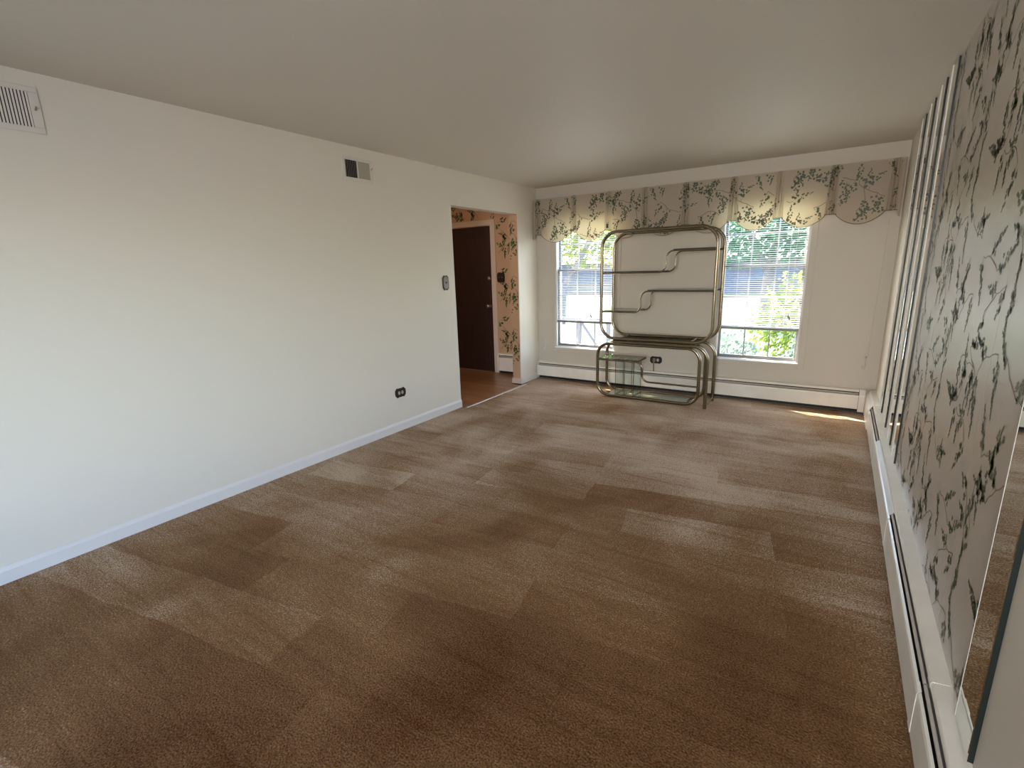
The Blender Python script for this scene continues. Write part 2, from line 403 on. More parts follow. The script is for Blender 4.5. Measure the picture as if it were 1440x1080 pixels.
def wall_boxes(mb, axis, u0, u1, z0, z1, t0, t1, holes, m):
    """a wall along 'x' or 'y' from u0..u1 with rectangular holes (ua, ub, za, zb)"""
    def B(a, b, c, d):
        if b-a < 1e-6 or d-c < 1e-6: return
        if axis == 'x': mb.box((a, t0, c), (b, t1, d), m)
        else: mb.box((t0, a, c), (t1, b, d), m)
    u = u0
    for ua, ub, za, zb in sorted(holes):
        B(u, ua, z0, z1); B(ua, ub, z0, za); B(ua, ub, zb, z1); u = ub
    B(u, u1, z0, z1)

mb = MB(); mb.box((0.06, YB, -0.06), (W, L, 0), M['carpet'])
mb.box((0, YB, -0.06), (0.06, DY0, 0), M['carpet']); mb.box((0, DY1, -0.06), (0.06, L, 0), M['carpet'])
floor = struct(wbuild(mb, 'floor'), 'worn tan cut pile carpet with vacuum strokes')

mb = MB(); mb.box((-TH, YB-0.15, H), (W+0.15, L+0.2, H+0.1), M['ceiling'])
struct(wbuild(mb, 'ceiling'), 'plain off-white painted ceiling')

mb = MB(); wall_boxes(mb, 'y', YB, L, 0, H, -TH, 0, [(DY0, DY1, 0, DZ)], M['wall'])
wall_left = struct(wbuild(mb, 'wall_left'), 'long white painted wall with a cased-free doorway')
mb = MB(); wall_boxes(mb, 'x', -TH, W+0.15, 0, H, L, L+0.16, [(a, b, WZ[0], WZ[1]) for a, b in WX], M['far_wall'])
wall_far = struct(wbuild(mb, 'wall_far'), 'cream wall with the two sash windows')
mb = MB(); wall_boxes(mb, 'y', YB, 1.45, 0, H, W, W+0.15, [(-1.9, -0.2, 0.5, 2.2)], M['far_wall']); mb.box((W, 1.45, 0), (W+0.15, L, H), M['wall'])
wall_right = struct(wbuild(mb, 'wall_right'), 'wall with ivy wallpaper and mirror strips')
mb = MB(); wall_boxes(mb, 'x', 0, W, 0, H, YB-0.15, YB, [(2.75, 3.65, 0.9, 2.2)], M['wall'])  # opening added to go with the rear fill light
struct(wbuild(mb, 'wall_rear'))
# entry beyond the doorway
mb = MB(); wall_boxes(mb, 'x', FX, -TH, 0, H, L, L+0.16, [(-1.64, -0.73, 0, 2.05)], M['paper_peach'])
wall_entry = struct(wbuild(mb, 'wall_entry_far'), 'peach ivy wallpaper around the front door')
mb = MB(); mb.box((FX-0.1, 3.0, 0), (FX, L+0.16, H), M['paper_peach']); struct(wbuild(mb, 'wall_entry_left'))
mb = MB(); mb.box((FX, 2.9, 0), (-TH, 3.0, H), M['paper_peach']); struct(wbuild(mb, 'wall_entry_near'))
mb = MB(); mb.box((FX-0.1, 2.9, H), (-TH, L+0.2, H+0.1), M['ceiling']); struct(wbuild(mb, 'ceiling_entry'))
mb = MB(); mb.box((FX, 3.0, -0.06), (0.06, L+0.16, -0.012), M['heater_dark'])
floor_e = struct(wbuild(mb, 'floor_entry'), 'honey oak plank floor in the entry')
rng = random.Random(3)
yy = 3.0; row = 0
while yy < L+0.03:
    w_ = 0.083
    y1 = min(yy+w_, L+0.10)
    xs = [FX]; x = FX+rng.uniform(0.3, 1.0)
    while x < -0.35: xs.append(x); x += rng.uniform(0.7, 1.3)
    inner = DY0 < yy+0.002 and y1 < DY1+0.002
    xs.append(0.06 if inner else -TH)
    for a, b in zip(xs, xs[1:]):
        q = MB(); q.box((a+0.0008, yy+0.0008, -0.012), (b-0.0008, y1-0.0008, rng.uniform(-0.0008, 0)), M['oak'])
        wbuild(q, 'plank', floor_e, ((a+b)/2, yy, 0))
    yy += w_; row += 1

# threshold strip between carpet and oak
mb = MB(); mb.prism([(0.045, 0.0), (0.052, 0.006), (0.078, 0.006), (0.086, 0.0)], DY0, DY1, 'y', M['strip'])
tag(wbuild(mb, 'threshold_strip'), 'thin metal strip where the tan carpet meets the oak planks', 'threshold')

# baseboards
def baseboard(y0, y1, name):
    b = MB(); b.prism([(0, 0.001), (0.014, 0.001), (0.014, 0.066), (0.009, 0.078), (0.004, 0.086), (0, 0.086)], y0, y1, 'y', M['trim'])
    return struct(wbuild(b, name))
baseboard(YB, DY0+0.0, 'baseboard_left'); baseboard(DY1, L-0.076, 'baseboard_left_2')
# doorway corner beads, near and far jamb
mb = MB()
for yy in (DY0-0.002, DY1+0.002):
    mb.tube([(0.0, yy, 0.0), (0.0, yy, DZ)], 0.0022, M['trim'], 6)
mb.tube([(0.0, DY0, DZ+0.002), (0.0, DY1, DZ+0.002)], 0.0022, M['trim'], 6)
struct(wbuild(mb, 'trim_1'), 'narrow metal corner bead around the doorway')
# wallpaper on the far jamb, with its foot board
mb = MB(); mb.box((-TH, DY1-0.004, 0.07), (-0.006, DY1, DZ), M['paper_peach'])
jamb = struct(wbuild(mb, 'trim_2'), 'peach ivy wallpaper on the doorway jamb')
stuff(wbuild(print_on(TILE_F, 0.52, 0.66, -TH, -0.006, 0.08, DZ, lambda u, v: (u, DY1-0.0046, v), INK2, du=-0.30), 'ivy_print', jamb))
mb = MB(); mb.prism([(DY1, 0.001), (DY1, 0.075), (DY1-0.006, 0.075), (DY1-0.012, 0.06), (DY1-0.012, 0.001)], -TH-0.012, -0.004, 'x', M['cream_trim'])
struct(wbuild(mb, 'baseboard_jamb'))
stuff(wbuild(print_on(TILE_F, 0.52, 0.66, FX, -TH, 0.30, H, lambda u, v: (u, L-0.0006, v), INK2, du=0.02, dv=0.1,
      keep=lambda a, b: not (-1.73 < a < -0.645 and b < 2.125)), 'ivy_print', wall_entry))

# front door of the entry
mb = MB(); mb.box((-1.635, L+0.02, 0.0015), (-0.735, L+0.062, 2.045), M['door'])
door = struct(wbuild(mb, 'door_1', None, (-1.19, L+0.02, 0.0), 0.002), 'flat dark brown front door with two round knobs')
mb = MB(); mb.lathe([(0.0, 0.0), (0.032, 0.0), (0.032, 0.006), (0.013, 0.010), (0.012, 0.034), (0.027, 0.040), (0.030, 0.056), (0.022, 0.066), (0, 0.068)], (-0.805, L+0.02, 0.955), (0, -1, 0), M['knob'])
o = wbuild(mb, 'knob', door); o['label'] = 'dull metal door knob'
mb = MB(); mb.lathe([(0.0, 0.0), (0.030, 0.0), (0.030, 0.008), (0.016, 0.014), (0, 0.015)], (-0.805, L+0.02, 1.338), (0, -1, 0), M['knob'])
mb.box((-0.809, L+0.02-0.026, 1.322), (-0.801, L+0.02-0.013, 1.354), M['knob'])
o = wbuild(mb, 'deadbolt', door); o['label'] = 'dull metal deadbolt turn'
mb = MB()
def casing_prof(t): return t
mb.box((-0.733, L-0.018, 0.0), (-0.658, L+0.0, 2.052), M['cream_trim']); mb.box((-1.712, L-0.018, 0.0), (-1.637, L, 2.052), M['cream_trim'])
mb.box((-1.712, L-0.018, 2.052), (-0.658, L, 2.122), M['cream_trim'])
mb.box((-0.735, L, 0), (-0.730, L+0.16, 2.05), M['cream_trim']); mb.box((-1.64, L, 2.046), (-0.73, L+0.16, 2.05), M['cream_trim'])
struct(wbuild(mb, 'trim_3', None, None, 0.004), 'cream casing around the front door')

# ------------------------------------------------------------------ windows
def window(idx, x0, x1, label):
    z0, z1 = WZ
    root = bpy.data.objects.new('window_%d' % idx, None); COL.objects.link(root); root.location = ((x0+x1)/2, L, z0); struct(root, label)
    f = MB(); j = 0.020                      # jamb liner
    f.box((x0, L, z0), (x0+j, L+0.15, z1), M['vinyl']); f.box((x1-j, L, z0), (x1, L+0.15, z1), M['vinyl'])
    f.box((x0+j, L, z1-j), (x1-j, L+0.15, z1), M['vinyl']); f.box((x0+j, L+0.0, z0), (x1-j, L+0.15, z0+0.016), M['vinyl'])
    wbuild(f, 'window_frame', root, None, 0.002)
    c = MB(); w_ = 0.056; d = 0.009            # flat casing around the opening
    c.box((x0-w_, L-d, z0-w_), (x0, L, z1+w_), M['far_wall']); c.box((x1, L-d, z0-w_), (x1+w_, L, z1+w_), M['far_wall'])
    c.box((x0, L-d, z0-w_), (x1, L, z0), M['far_wall']); c.box((x0, L-d, z1), (x1, L, z1+w_), M['far_wall'])
    wbuild(c, 'casing', root, None, 0.003)
    s = MB(); s.box((x0-0.004, L-0.016, z0-0.008), (x1+0.004, L+0.004, z0+0.006), M['vinyl']); wbuild(s, 'window_sill', root, None, 0.003)
    ix0, ix1 = x0+j, x1-j; mid = 1.42
    for name, za, zb, ya, yb, rows in (('lower_sash', z0+0.016, mid+0.018, L+0.040, L+0.072, 3), ('upper_sash', mid-0.012, z1-j, L+0.078, L+0.108, 2)):
        q = MB(); st = 0.024; tr = 0.034 if rows == 3 else 0.030
        SM = M['rail_backlit']
        q.box((ix0, ya, za), (ix0+st, yb, zb), SM); q.box((ix1-st, ya, za), (ix1, yb, zb), SM)
        q.box((ix0+st, ya, za), (ix1-st, yb, za+tr), SM); q.box((ix0+st, ya, zb-0.026), (ix1-st, yb, zb), SM)
        sash = wbuild(q, 'sash', root, None, 0.003)
        ga, gb, gz0, gz1 = ix0+st, ix1-st, za+tr, zb-0.026
        g = MB(); ym = (ya+yb)/2; g.box((ga, ym-0.002, gz0), (gb, ym+0.002, gz1), M['pane']); wbuild(g, 'pane', sash)
        mt = MB(); h = 0.0055
        for k in (1, 2):
            xx = ga+(gb-ga)*k/3; mt.box((xx-h, ym-0.008, gz0), (xx+h, ym+0.008, gz1), M['grille'])
        for k in range(1, rows):
            zz = gz0+(gz1-gz0)*k/rows; mt.box((ga, ym-0.0078, zz-h), (gb, ym+0.0078, zz+h), M['grille'])
        wbuild(mt, 'muntin', sash)
    return root
window(1, *WX[0], 'white sash window behind the metal shelf unit, divided by muntins')
window(2, *WX[1], 'white sash window beside the bare cream wall, divided by muntins')

def blind(x0, x1, tassel_x, tassel_z, label):
    xa, xb = x0+0.022, x1-0.010; yc = L+0.020
    root = thing('mini_blind', label, 'blind', ((xa+xb)/2, yc, 0.765), 'half raised mini blinds')
    h = MB(); h.box((xa, yc-0.016, 2.052), (xb, yc+0.016, 2.078), M['vinyl']); wbuild(h, 'headrail', root, None, 0.002)
    h = MB(); h.box((xa, yc-0.013, 0.764), (xb, yc+0.013, 0.789), M['rail_backlit']); wbuild(h, 'bottom_rail', root, None, 0.003)
    s = MB(); n = 60; ta = radians(8); dep = 0.0125
    for k in range(n):
        z = 0.80+k*(2.045-0.80)/(n-1)
        a = (-dep*cos(ta), -dep*sin(ta)); b = (dep*cos(ta), dep*sin(ta))
        s.add([(xa+0.002, yc+a[0], z+a[1]), (xb-0.002, yc+a[0], z+a[1]), (xb-0.002, yc, z+0.0018), (xa+0.002, yc, z+0.0018), (xb-0.002, yc+b[0], z+b[1]), (xa+0.002, yc+b[0], z+b[1])],
              [(0, 1, 2, 3), (3, 2, 4, 5)], M['slat'], True)
    stuff(wbuild(s, 'slats', root))
    c = MB()
    for t in (0.2, 0.8):
        xx = xa+(xb-xa)*t
        for yq in (yc-0.0135, yc+0.0135): c.tube([(xx, yq, 0.78), (xx, yq, 2.055)], 0.0008, M['vinyl'], 4)
    wbuild(c, 'ladder_cord', root)
    c = MB(); c.tube([(tassel_x, yc-0.018, tassel_z+0.02), (tassel_x+0.004, yc-0.018, 2.05)], 0.0009, M['vinyl'], 4)
    c.lathe([(0.001, 0.022), (0.004, 0.016), (0.008, -0.012), (0.006, -0.016), (0, -0.016)], (tassel_x, yc-0.018, tassel_z), (0, 0, 1), M['cord'], 8)
    c.lathe([(0.001, 0.022), (0.004, 0.016), (0.008, -0.012), (0.006, -0.016), (0, -0.016)], (tassel_x-0.013, yc-0.018, tassel_z+0.02), (0, 0, 1), M['cord'], 8)
    o = wbuild(c, 'pull_cord', root); o['label'] = 'pull cord with two small dark tassels'
    return root
blind(*WX[0], 0.775, 0.845, 'white mini blind lowered over the window behind the metal shelf unit')
blind(*WX[1], 2.945, 0.895, 'white mini blind lowered over the window nearest the mirror strips')

# ------------------------------------------------------------------ baseboard heaters
def heater_profile_parts(hh, d):
    hood = [(0, hh), (d*0.60, hh-0.006), (d*0.64, hh-0.012), (d*0.64, hh-0.026), (d*0.60, hh-0.026), (d*0.60, hh-0.015), (0, hh-0.008)]
    front = [(d, 0.046), (d, hh-0.068), (d*0.96, hh-0.059), (d*0.86, hh-0.055), (d*0.86, hh-0.060), (d*0.93, hh-0.065), (d-0.004, hh-0.072), (d-0.004, 0.046)]
    return hood, front
def heater(name, label, origin, rot, length, hh, d, sections, blanks, closed, splices):
    """local frame: x along the wall, -y out of the wall. sections: joints along x"""
    root = thing(name, label, 'heater', origin, None); root.rotation_euler = (0, 0, rot)
    def put(mb, nm, bev=0.0):
        o = mb.build(nm); o.parent = root
        if bev:
            md = o.modifiers.new('bevel', 'BEVEL'); md.width = bev; md.segments = 2; md.limit_method = 'ANGLE'; md.angle_limit = radians(40)
        return o
    neg = lambda pr: [(-u, w) for u, w in pr]
    hood, front = heater_profile_parts(hh, d)
    q = MB(); q.box((0, -0.004, 0.002), (length, 0, hh-0.010), M['heater_dark']); put(q, 'back_plate')
    q = MB(); q.tube([(0.01, -d*0.5, 0.10), (length-0.01, -d*0.5, 0.10)], 0.011, M['heater_dark'], 8)
    q.box((0.02, -d*0.74, 0.065), (length-0.02, -d*0.2, 0.15), M['heater_dark']); put(q, 'heating_element')
    edges = [0]+list(sections)+[length]
    for i, (a, b) in enumerate(zip(edges, edges[1:])):
        g = 0.0012
        if i in blanks:
            pr = neg([(0, hh+0.002), (d*0.62, hh-0.003), (d*0.98, hh-0.05), (d+0.002, hh-0.066), (d+0.002, 0.02), (d-0.003, 0.02), (d-0.003, hh-0.068), (d*0.93, hh-0.055), (d*0.6, hh-0.008), (0, hh-0.003)])
            q = MB(); q.prism(pr, a+g, b-g, 'x', M['heater'])
            if a == 0: q.box((a+g, -d, 0.02), (a+g+0.002, -0.002, hh-0.05), M['heater'])
            if b == length: q.box((b-g-0.002, -d, 0.02), (b-g, -0.002, hh-0.05), M['heater'])
            put(q, 'end_cap'); continue
        q = MB(); q.prism(neg(hood), a+g, b-g, 'x', M['heater']); put(q, 'hood')
        q = MB(); q.prism(neg(front), a+g, b-g, 'x', M['heater']); put(q, 'front_panel')
        if i in closed: dp = [(d*0.63, hh-0.026), (d*0.90, hh-0.046), (d*0.88, hh-0.049), (d*0.61, hh-0.029)]
        else: dp = [(d*0.70, hh-0.0345), (d*0.80, hh-0.036), (d*0.80, hh-0.0435), (d*0.30, hh-0.085), (d*0.27, hh-0.080)]
        q = MB(); q.prism(neg(dp), a+0.004, b-0.004, 'x', M['damper']); put(q, 'damper')
    for x in splices:
        pr = neg([(0, hh+0.0015), (d*0.60, hh-0.0045), (d*0.655, hh-0.011), (d*0.655, hh-0.027), (d*0.64, hh-0.027), (d*0.64, hh-0.012), (d*0.60, hh-0.006), (0, hh)])
        q = MB(); q.prism(pr, x-0.022, x+0.022, 'x', M['heater'])
        pr = neg([(d+0.0015, 0.045), (d+0.0015, hh-0.066), (d*0.97, hh-0.055), (d*0.86, hh-0.0495), (d*0.86, hh-0.051), (d*0.96, hh-0.056), (d, hh-0.066), (d, 0.045)])
        q.prism(pr, x-0.022, x+0.022, 'x', M['heater']); put(q, 'splice_strap')
    return root
heater('baseboard_heater', 'long cream baseboard heater under the two windows', (0.012, L, 0), 0, W-0.012-0.075, 0.236, 0.070, [0.014, 3.590], {0, 2}, set(), [])
# right wall: local x runs toward -y in the world
r_len = L-0.075-(-2.2)
heater('baseboard_heater', 'long worn baseboard heater below the ivy wallpaper and mirror strips', (W, L-0.075, 0), -pi/2, r_len, 0.250, 0.072,
       [L-0.075-5.02, L-0.075-4.11, L-0.075-2.885, L-0.075-1.68, L-0.075-0.3], {0}, {2}, [L-0.075-4.11, L-0.075-2.885, L-0.075-1.68])
heater('baseboard_heater', 'short cream baseboard heater beside the dark front door', (-0.652, L, 0), 0, 0.525, 0.292, 0.060, [0.02], {0}, set(), [])

# ------------------------------------------------------------------ wallpaper and mirror strips on the right wall
PY0, PY1 = 1.395, 3.535
n_sh = 4; dw = (PY1-PY0)/n_sh
for k in range(n_sh):
    a = PY0+k*dw; b = a+dw
    q = MB(); q.box((W-0.0012-0.0002*(k % 2), a+0.0006, 0.256), (W, b-0.0006, H-0.004), M['paper'])
    wbuild(q, 'wallpaper_sheet', wall_right)
stuff(wbuild(print_on(TILE_W, 0.78, 0.84, PY0+0.01, PY1-0.005, 0.26, H-0.01, lambda u, v: (W-0.0020, u, v), INKW, du=0.13, dv=0.2), 'ivy_print', wall_right))
# paper curling at the edge over the heater
MIR = [('second', 3.535), ('third', 3.895), ('fourth', 4.315), ('last', 4.735)]
def mirror_strip(y0, w_, label, t=0.013, z0=0.258, z1=H-0.006):
    root = thing('mirror_strip', label, 'mirror', (W, y0+w_/2, z0), 'tall mirror strips on the wall')
    bw = 0.004; x = W-t
    b = MB(); b.box((x+0.001, y0, z0), (W-0.0005, y0+w_, z1), M['glass_edge']); wbuild(b, 'glass_edge', root)
    f = MB()
    A = [(x+0.001, y0, z0), (x+0.001, y0+w_, z0), (x+0.001, y0+w_, z1), (x+0.001, y0, z1)]
    B = [(x, y0+bw, z0+bw), (x, y0+w_-bw, z0+bw), (x, y0+w_-bw, z1-bw), (x, y0+bw, z1-bw)]
    f.add(A+B, [(4, 7, 6, 5), (0, 4, 5, 1), (1, 5, 6, 2), (2, 6, 7, 3), (3, 7, 4, 0)], M['mirror'])
    wbuild(f, 'mirror_face', root)
    q = MB(); q.box((x-(0.003 if y0 > 2 else 0.0006), y0+w_, z0), (W-0.0005, y0+w_+(0.004 if y0 > 2 else 0.0018), z1), M['trim']); wbuild(q, 'edge_glint', root)  # white strip added to imitate light caught along the far edge
    return root
mirror_strip(1.385, 0.15, 'broad mirror strip at the near end of the ivy wallpaper, closest to the camera')
mirror_strip(3.535, 0.145, 'mirror strip that borders the far edge of the ivy wallpaper', 0.011)
mirror_strip(3.895, 0.145, 'second mirror strip beyond the ivy wallpaper, counting toward the windows', 0.011)
mirror_strip(4.315, 0.145, 'third mirror strip beyond the ivy wallpaper, counting toward the windows', 0.011)
mirror_strip(4.735, 0.145, 'mirror strip closest to the window wall, last of the four beyond the wallpaper', 0.011)

# ------------------------------------------------------------------ valance
PL = [0.085, 0.578, 1.022, 1.448, 1.892, 2.355, 2.765, 3.196, 3.640]
VY = L-0.105; VT = 2.292; ZP = 1.872; ZS = 1.768; HPW = 0.042
val = thing('window_valance', 'scalloped cream ivy print fabric valance above the windows', 'valance', (W/2, VY, VT))
mb = MB(); mb.box((0.012, L-0.10, VT-0.022), (W-0.022, L, VT-0.003), M['board']); wbuild(mb, 'mounting_board', val)
def scallop_z(u, a, b):
    s = min(1, max(0, (u-a)/(b-a))); return ZP-(ZP-ZS)*(sin(pi*s)**0.75)
def scallop_y(u, v, a, b):
    s = (u-a)/(b-a); t = (VT-v)/(VT-ZS)
    return VY-0.010*sin(pi*s)*(0.3+0.7*t)+0.004*sin(7*u+3*v)*t
for k, (a0, b0) in enumerate(zip(PL, PL[1:])):
    a, b = a0+HPW-0.006, b0-HPW+0.006
    nu, nv = 22, 12; v = []; f = []
    for i in range(nu+1):
        u = a+(b-a)*i/nu; zb = scallop_z(u, a, b)
        for j in range(nv+1):
            z = VT+(zb-VT)*j/nv; v.append((u, scallop_y(u, z, a, b), z))
    for i in range(nu):
        for j in range(nv): f.append((i*(nv+1)+j, i*(nv+1)+j+1, (i+1)*(nv+1)+j+1, (i+1)*(nv+1)+j))
    mb = MB(); mb.add(v, f, M['fabric'], True); sc = wbuild(mb, 'scallop', val)
    pr = print_on(TILE, 0.52, 0.66, a, b, ZS-0.02, VT-0.004, lambda u, z: (u, scallop_y(u, z, a, b)-0.0012, z), INK, du=0.11, dv=0.05,
                  keep=lambda u, z: z > scallop_z(u, a, b)+0.004)
    stuff(wbuild(pr, 'ivy_print', sc))
    mb = MB(); mb.tube([(a+(b-a)*i/nu, scallop_y(a+(b-a)*i/nu, scallop_z(a+(b-a)*i/nu, a, b), a, b), scallop_z(a+(b-a)*i/nu, a, b)) for i in range(nu+1)], 0.0022, M['dark_trim'], 6)
    wbuild(mb, 'piping', sc)
def pleat_y(du, t):     # two standing folds with a deep gap between them
    q = abs(du)/HPW
    K = [(0, 0.014), (0.07, 0.010), (0.16, -0.016), (0.36, -0.022), (0.58, -0.010), (0.66, 0.006), (0.74, -0.010), (1.0, -0.003)]
    for (a, va), (b, vb) in zip(K, K[1:]):
        if q <= b+1e-6: return VY+(va+(vb-va)*(q-a)/(b-a))*(0.75+0.25*t)
    return VY-0.004-0.024*abs(sin(du/HPW*pi))**0.8*(0.6+0.4*t)+(0.012 if abs(du) < 0.006 else 0)
for k, c in enumerate(PL):
    nu, nv = 40, 8; v = []; f = []
    hp = HPW
    for i in range(nu+1):
        du = -hp+2*hp*i/nu
        for j in range(nv+1):
            t = j/nv; z = VT+(ZP-0.004-VT)*t
            v.append((c+du*(0.8+0.3*t), pleat_y(du, t), z))
    for i in range(nu):
        for j in range(nv): f.append((i*(nv+1)+j, i*(nv+1)+j+1, (i+1)*(nv+1)+j+1, (i+1)*(nv+1)+j))
    mb = MB(); mb.add(v, f, M['fabric'], True); pl_ = wbuild(mb, 'pleat', val)
    pr = print_on(TILE, 0.52, 0.66, c-hp, c+hp, ZP+0.01, VT-0.004, lambda u, z: (c+(u-c), pleat_y(u-c, (VT-z)/(VT-ZP))-0.003, z), INK, du=0.11, dv=0.05)
    if pr.v: stuff(wbuild(pr, 'ivy_print', pl_))
    mb = MB(); mb.tube([(c+(-hp+2*hp*i/nu)*1.1, pleat_y(-hp+2*hp*i/nu, 1), ZP-0.004) for i in range(nu+1)], 0.0022, M['dark_trim'], 6)
    wbuild(mb, 'piping', pl_)
for x, xe in ((PL[0]-HPW, 0.016), (PL[-1]+HPW-0.004, W-0.020)):
    nu, nv = 10, 8; v = []; f = []
    for i in range(nu+1):
        s = i/nu; u = x+(xe-x)*min(1, s*2); y = VY-0.004+(L-0.02-VY)*max(0, (s-0.4)/0.6)
        for j in range(nv+1):
            t = j/nv; z = VT+(ZP-0.06*sin(pi*s)-VT)*t; v.append((u, y+0.006*sin(9*s)*t, z))
    for i in range(nu):
        for j in range(nv): f.append((i*(nv+1)+j, i*(nv+1)+j+1, (i+1)*(nv+1)+j+1, (i+1)*(nv+1)+j))
    mb = MB(); mb.add(v, f, M['fabric'], True); wbuild(mb, 'side_return', val)

# ------------------------------------------------------------------ metal shelf unit: base and upper hutch
R_ = 0.0175; B = M['brass']
def loop(mb, x0, x1, z0, z1, y, r, rad):
    pts = fillet([(x0, y, z0), (x1, y, z0), (x1, y, z1), (x0, y, z1)], rad, True, 9)
    return mb.tube(pts, r, B, 12, closed=True)
def sbend(x0, x1, z_lo, z_hi, xc, y, down=False):
    a, b = (z_hi, z_lo) if down else (z_lo, z_hi)
    return fillet([(x0, y, a), (xc, y, a), (xc, y, b), (x1, y, b)], 0.075, False, 9)
def plate(a, b, m=M['shelf_glass'], edge=True):
    mb = MB(); mb.box(a, b, m)
    return mb
def glass_shelf(parent, a, b, m='shelf_glass', name='glass_shelf'):
    o = wbuild(plate(a, b, M[m]), name, parent)
    q = MB(); x0, y0, z0 = a; x1, y1, z1 = b; t = 0.0012
    q.box((x0-t, y0-t, z0), (x1+t, y0, z1), M['glass_edge']); q.box((x0-t, y1, z0), (x1+t, y1+t, z1), M['glass_edge'])
    q.box((x0-t, y0, z0), (x0, y1, z1), M['glass_edge']); q.box((x1, y0, z0), (x1+t, y1, z1), M['glass_edge'])
    wbuild(q, 'polished_edge', o)
    return o
base = thing('console_base', 'low brass tube base with glass shelves standing on the carpet', 'shelf unit', (1.70, 5.28, 0))
YF, YR = 5.145, 5.420
for y in (YF, YR):
    q = MB(); loop(q, 1.100, 2.222, R_+0.001, 0.612, y, R_, 0.135); wbuild(q, 'tube_loop', base)
for y in (5.106, 5.462):
    q = MB(); pts = fillet([(1.30, y, 0.643), (2.305, y, 0.643), (2.305, y, 0.004)], 0.15, False, 9); q.tube(pts, R_, B, 12); wbuild(q, 'arched_leg', base)
q = MB(); q.tube([(2.305, 5.106, 0.030), (2.305, 5.462, 0.030)], 0.008, B, 10); wbuild(q, 'floor_rail', base)
for x in (1.31, 2.10):
    q = MB(); q.box((x-0.013, 5.106, 0.629), (x+0.013, 5.462, 0.6480), B); wbuild(q, 'cross_bar', base, None, 0.004)
for x in (1.26, 2.08):
    q = MB(); q.box((x-0.013, YF, 0.006), (x+0.013, YR, 0.022), B); wbuild(q, 'cross_bar', base, None, 0.003)
glass_shelf(base, (1.30, 5.1235, 0.6482), (2.17, 5.4445, 0.6560))
q = MB(); q.tube(sbend(1.106, 2.216, 0.212, 0.424, 1.625, YF+0.004, True), 0.0100, B, 10); wbuild(q, 'shelf_rail', base)
q = MB(); q.tube([(1.106, YR-0.004, 0.424), (1.575, YR-0.004, 0.424)], 0.0085, B, 10); wbuild(q, 'shelf_rail', base)
q = MB(); q.tube([(1.570, YF+0.004, 0.424), (1.570, YR-0.004, 0.424)], 0.0070, B, 10); wbuild(q, 'shelf_rail', base)
glass_shelf(base, (1.118, YF-0.004, 0.4342), (1.575, YR+0.004, 0.4420))
glass_shelf(base, (1.20, YF+0.014, 0.0225), (2.10, YR-0.014, 0.0295))
for x in (1.313, 1.418, 1.525):
    q = MB(); q.box((x-0.003, YF+0.015, 0.034), (x+0.003, YR-0.015, 0.428), M['shelf_glass']); dv = wbuild(q, 'glass_divider', base)
    q = MB(); q.box((x-0.003, YF+0.0125, 0.034), (x+0.003, YF+0.015, 0.428), M['glass_edge']); wbuild(q, 'polished_edge', dv)
    q = MB(); q.box((x-0.003, YR-0.015, 0.034), (x+0.003, YR-0.0125, 0.428), M['glass_edge']); wbuild(q, 'polished_edge', dv)
    for z in (0.0335, 0.4285):
        q = MB(); q.box((x-0.007, YF, z-0.004), (x+0.007, YR, z+0.004), B); wbuild(q, 'divider_rod', base)

hut = thing('etagere_hutch', 'tall brass tube hutch with stepped shelves, standing on the low glass base', 'shelf unit', (1.74, 5.28, 0.657))
HF, HR = 5.110, 5.456; HB, HT = 0.6784, 1.812
for y in (HF, HR):
    q = MB(); loop(q, 1.150, 2.330, HB, HT, y, R_, 0.165); wbuild(q, 'tube_loop', hut)
for x, z in ((1.36, HT), (2.12, HT), (1.36, HB), (2.12, HB)):
    q = MB(); q.tube([(x, HF, z), (x, HR, z)], 0.010, B, 10); wbuild(q, 'cross_bar', hut)
for z0, z1, xc in ((1.386, 1.596, 1.845), (0.970, 1.194, 1.595)):
    for y in (HF+0.004, HR-0.004):
        q = MB(); q.tube(sbend(1.156, 2.324, z0, z1, xc, y), 0.0085, B, 10); wbuild(q, 'shelf_rail', hut)
    for xs, z in (((1.174, xc-0.07), z0), ((xc+0.07, 2.310), z1)):
        glass_shelf(hut, (xs[0], HF+0.0, z+0.0086), (xs[1], HR-0.0, z+0.0150))
    
glass_shelf(hut, (1.31, HF+0.004, HT+0.0105), (2.17, HR-0.004, HT+0.0165), 'smoke_glass')

# ------------------------------------------------------------------ small fittings
def outline_plate(w_, h, notch):
    """ornate octagonal outline with small ears, centred"""
    a, b = w_/2, h/2; n = notch
    return [(-a, -b+n), (-a+n*0.5, -b+n*0.55), (-a+n, -b), (-a*0.3, -b*0.90), (0, -b*0.94), (a*0.3, -b*0.90), (a-n, -b), (a-n*0.5, -b+n*0.55), (a, -b+n), (a*1.05, 0),
            (a, b-n), (a-n*0.5, b-n*0.55), (a-n, b), (a*0.3, b*0.90), (0, b*0.94), (-a*0.3, b*0.90), (-a+n, b), (-a+n*0.5, b-n*0.55), (-a, b-n), (-a*1.05, 0)]
def on_left(mb, prof, y, z, x0, x1, m): return mb.prism([(y+u, z+v) for u, v in prof], x0, x1, 'x', m)
# switch on the white wall
sw = thing('light_switch', 'ornate pewter switch plate with dark rim beside the doorway', 'switch', (0, 3.842, 1.342))
q = MB(); on_left(q, outline_plate(0.088, 0.150, 0.022), 3.842, 1.342, 0.0, 0.006, M['black']); wbuild(q, 'rim', sw)
q = MB(); on_left(q, outline_plate(0.066, 0.126, 0.018), 3.842, 1.342, 0.006, 0.009, M['pewter']); wbuild(q, 'face_plate', sw)
q = MB(); q.prism([(0.009, 1.334), (0.024, 1.345), (0.024, 1.352), (0.009, 1.352)], 3.836, 3.848, 'y', M['black']); wbuild(q, 'toggle', sw)
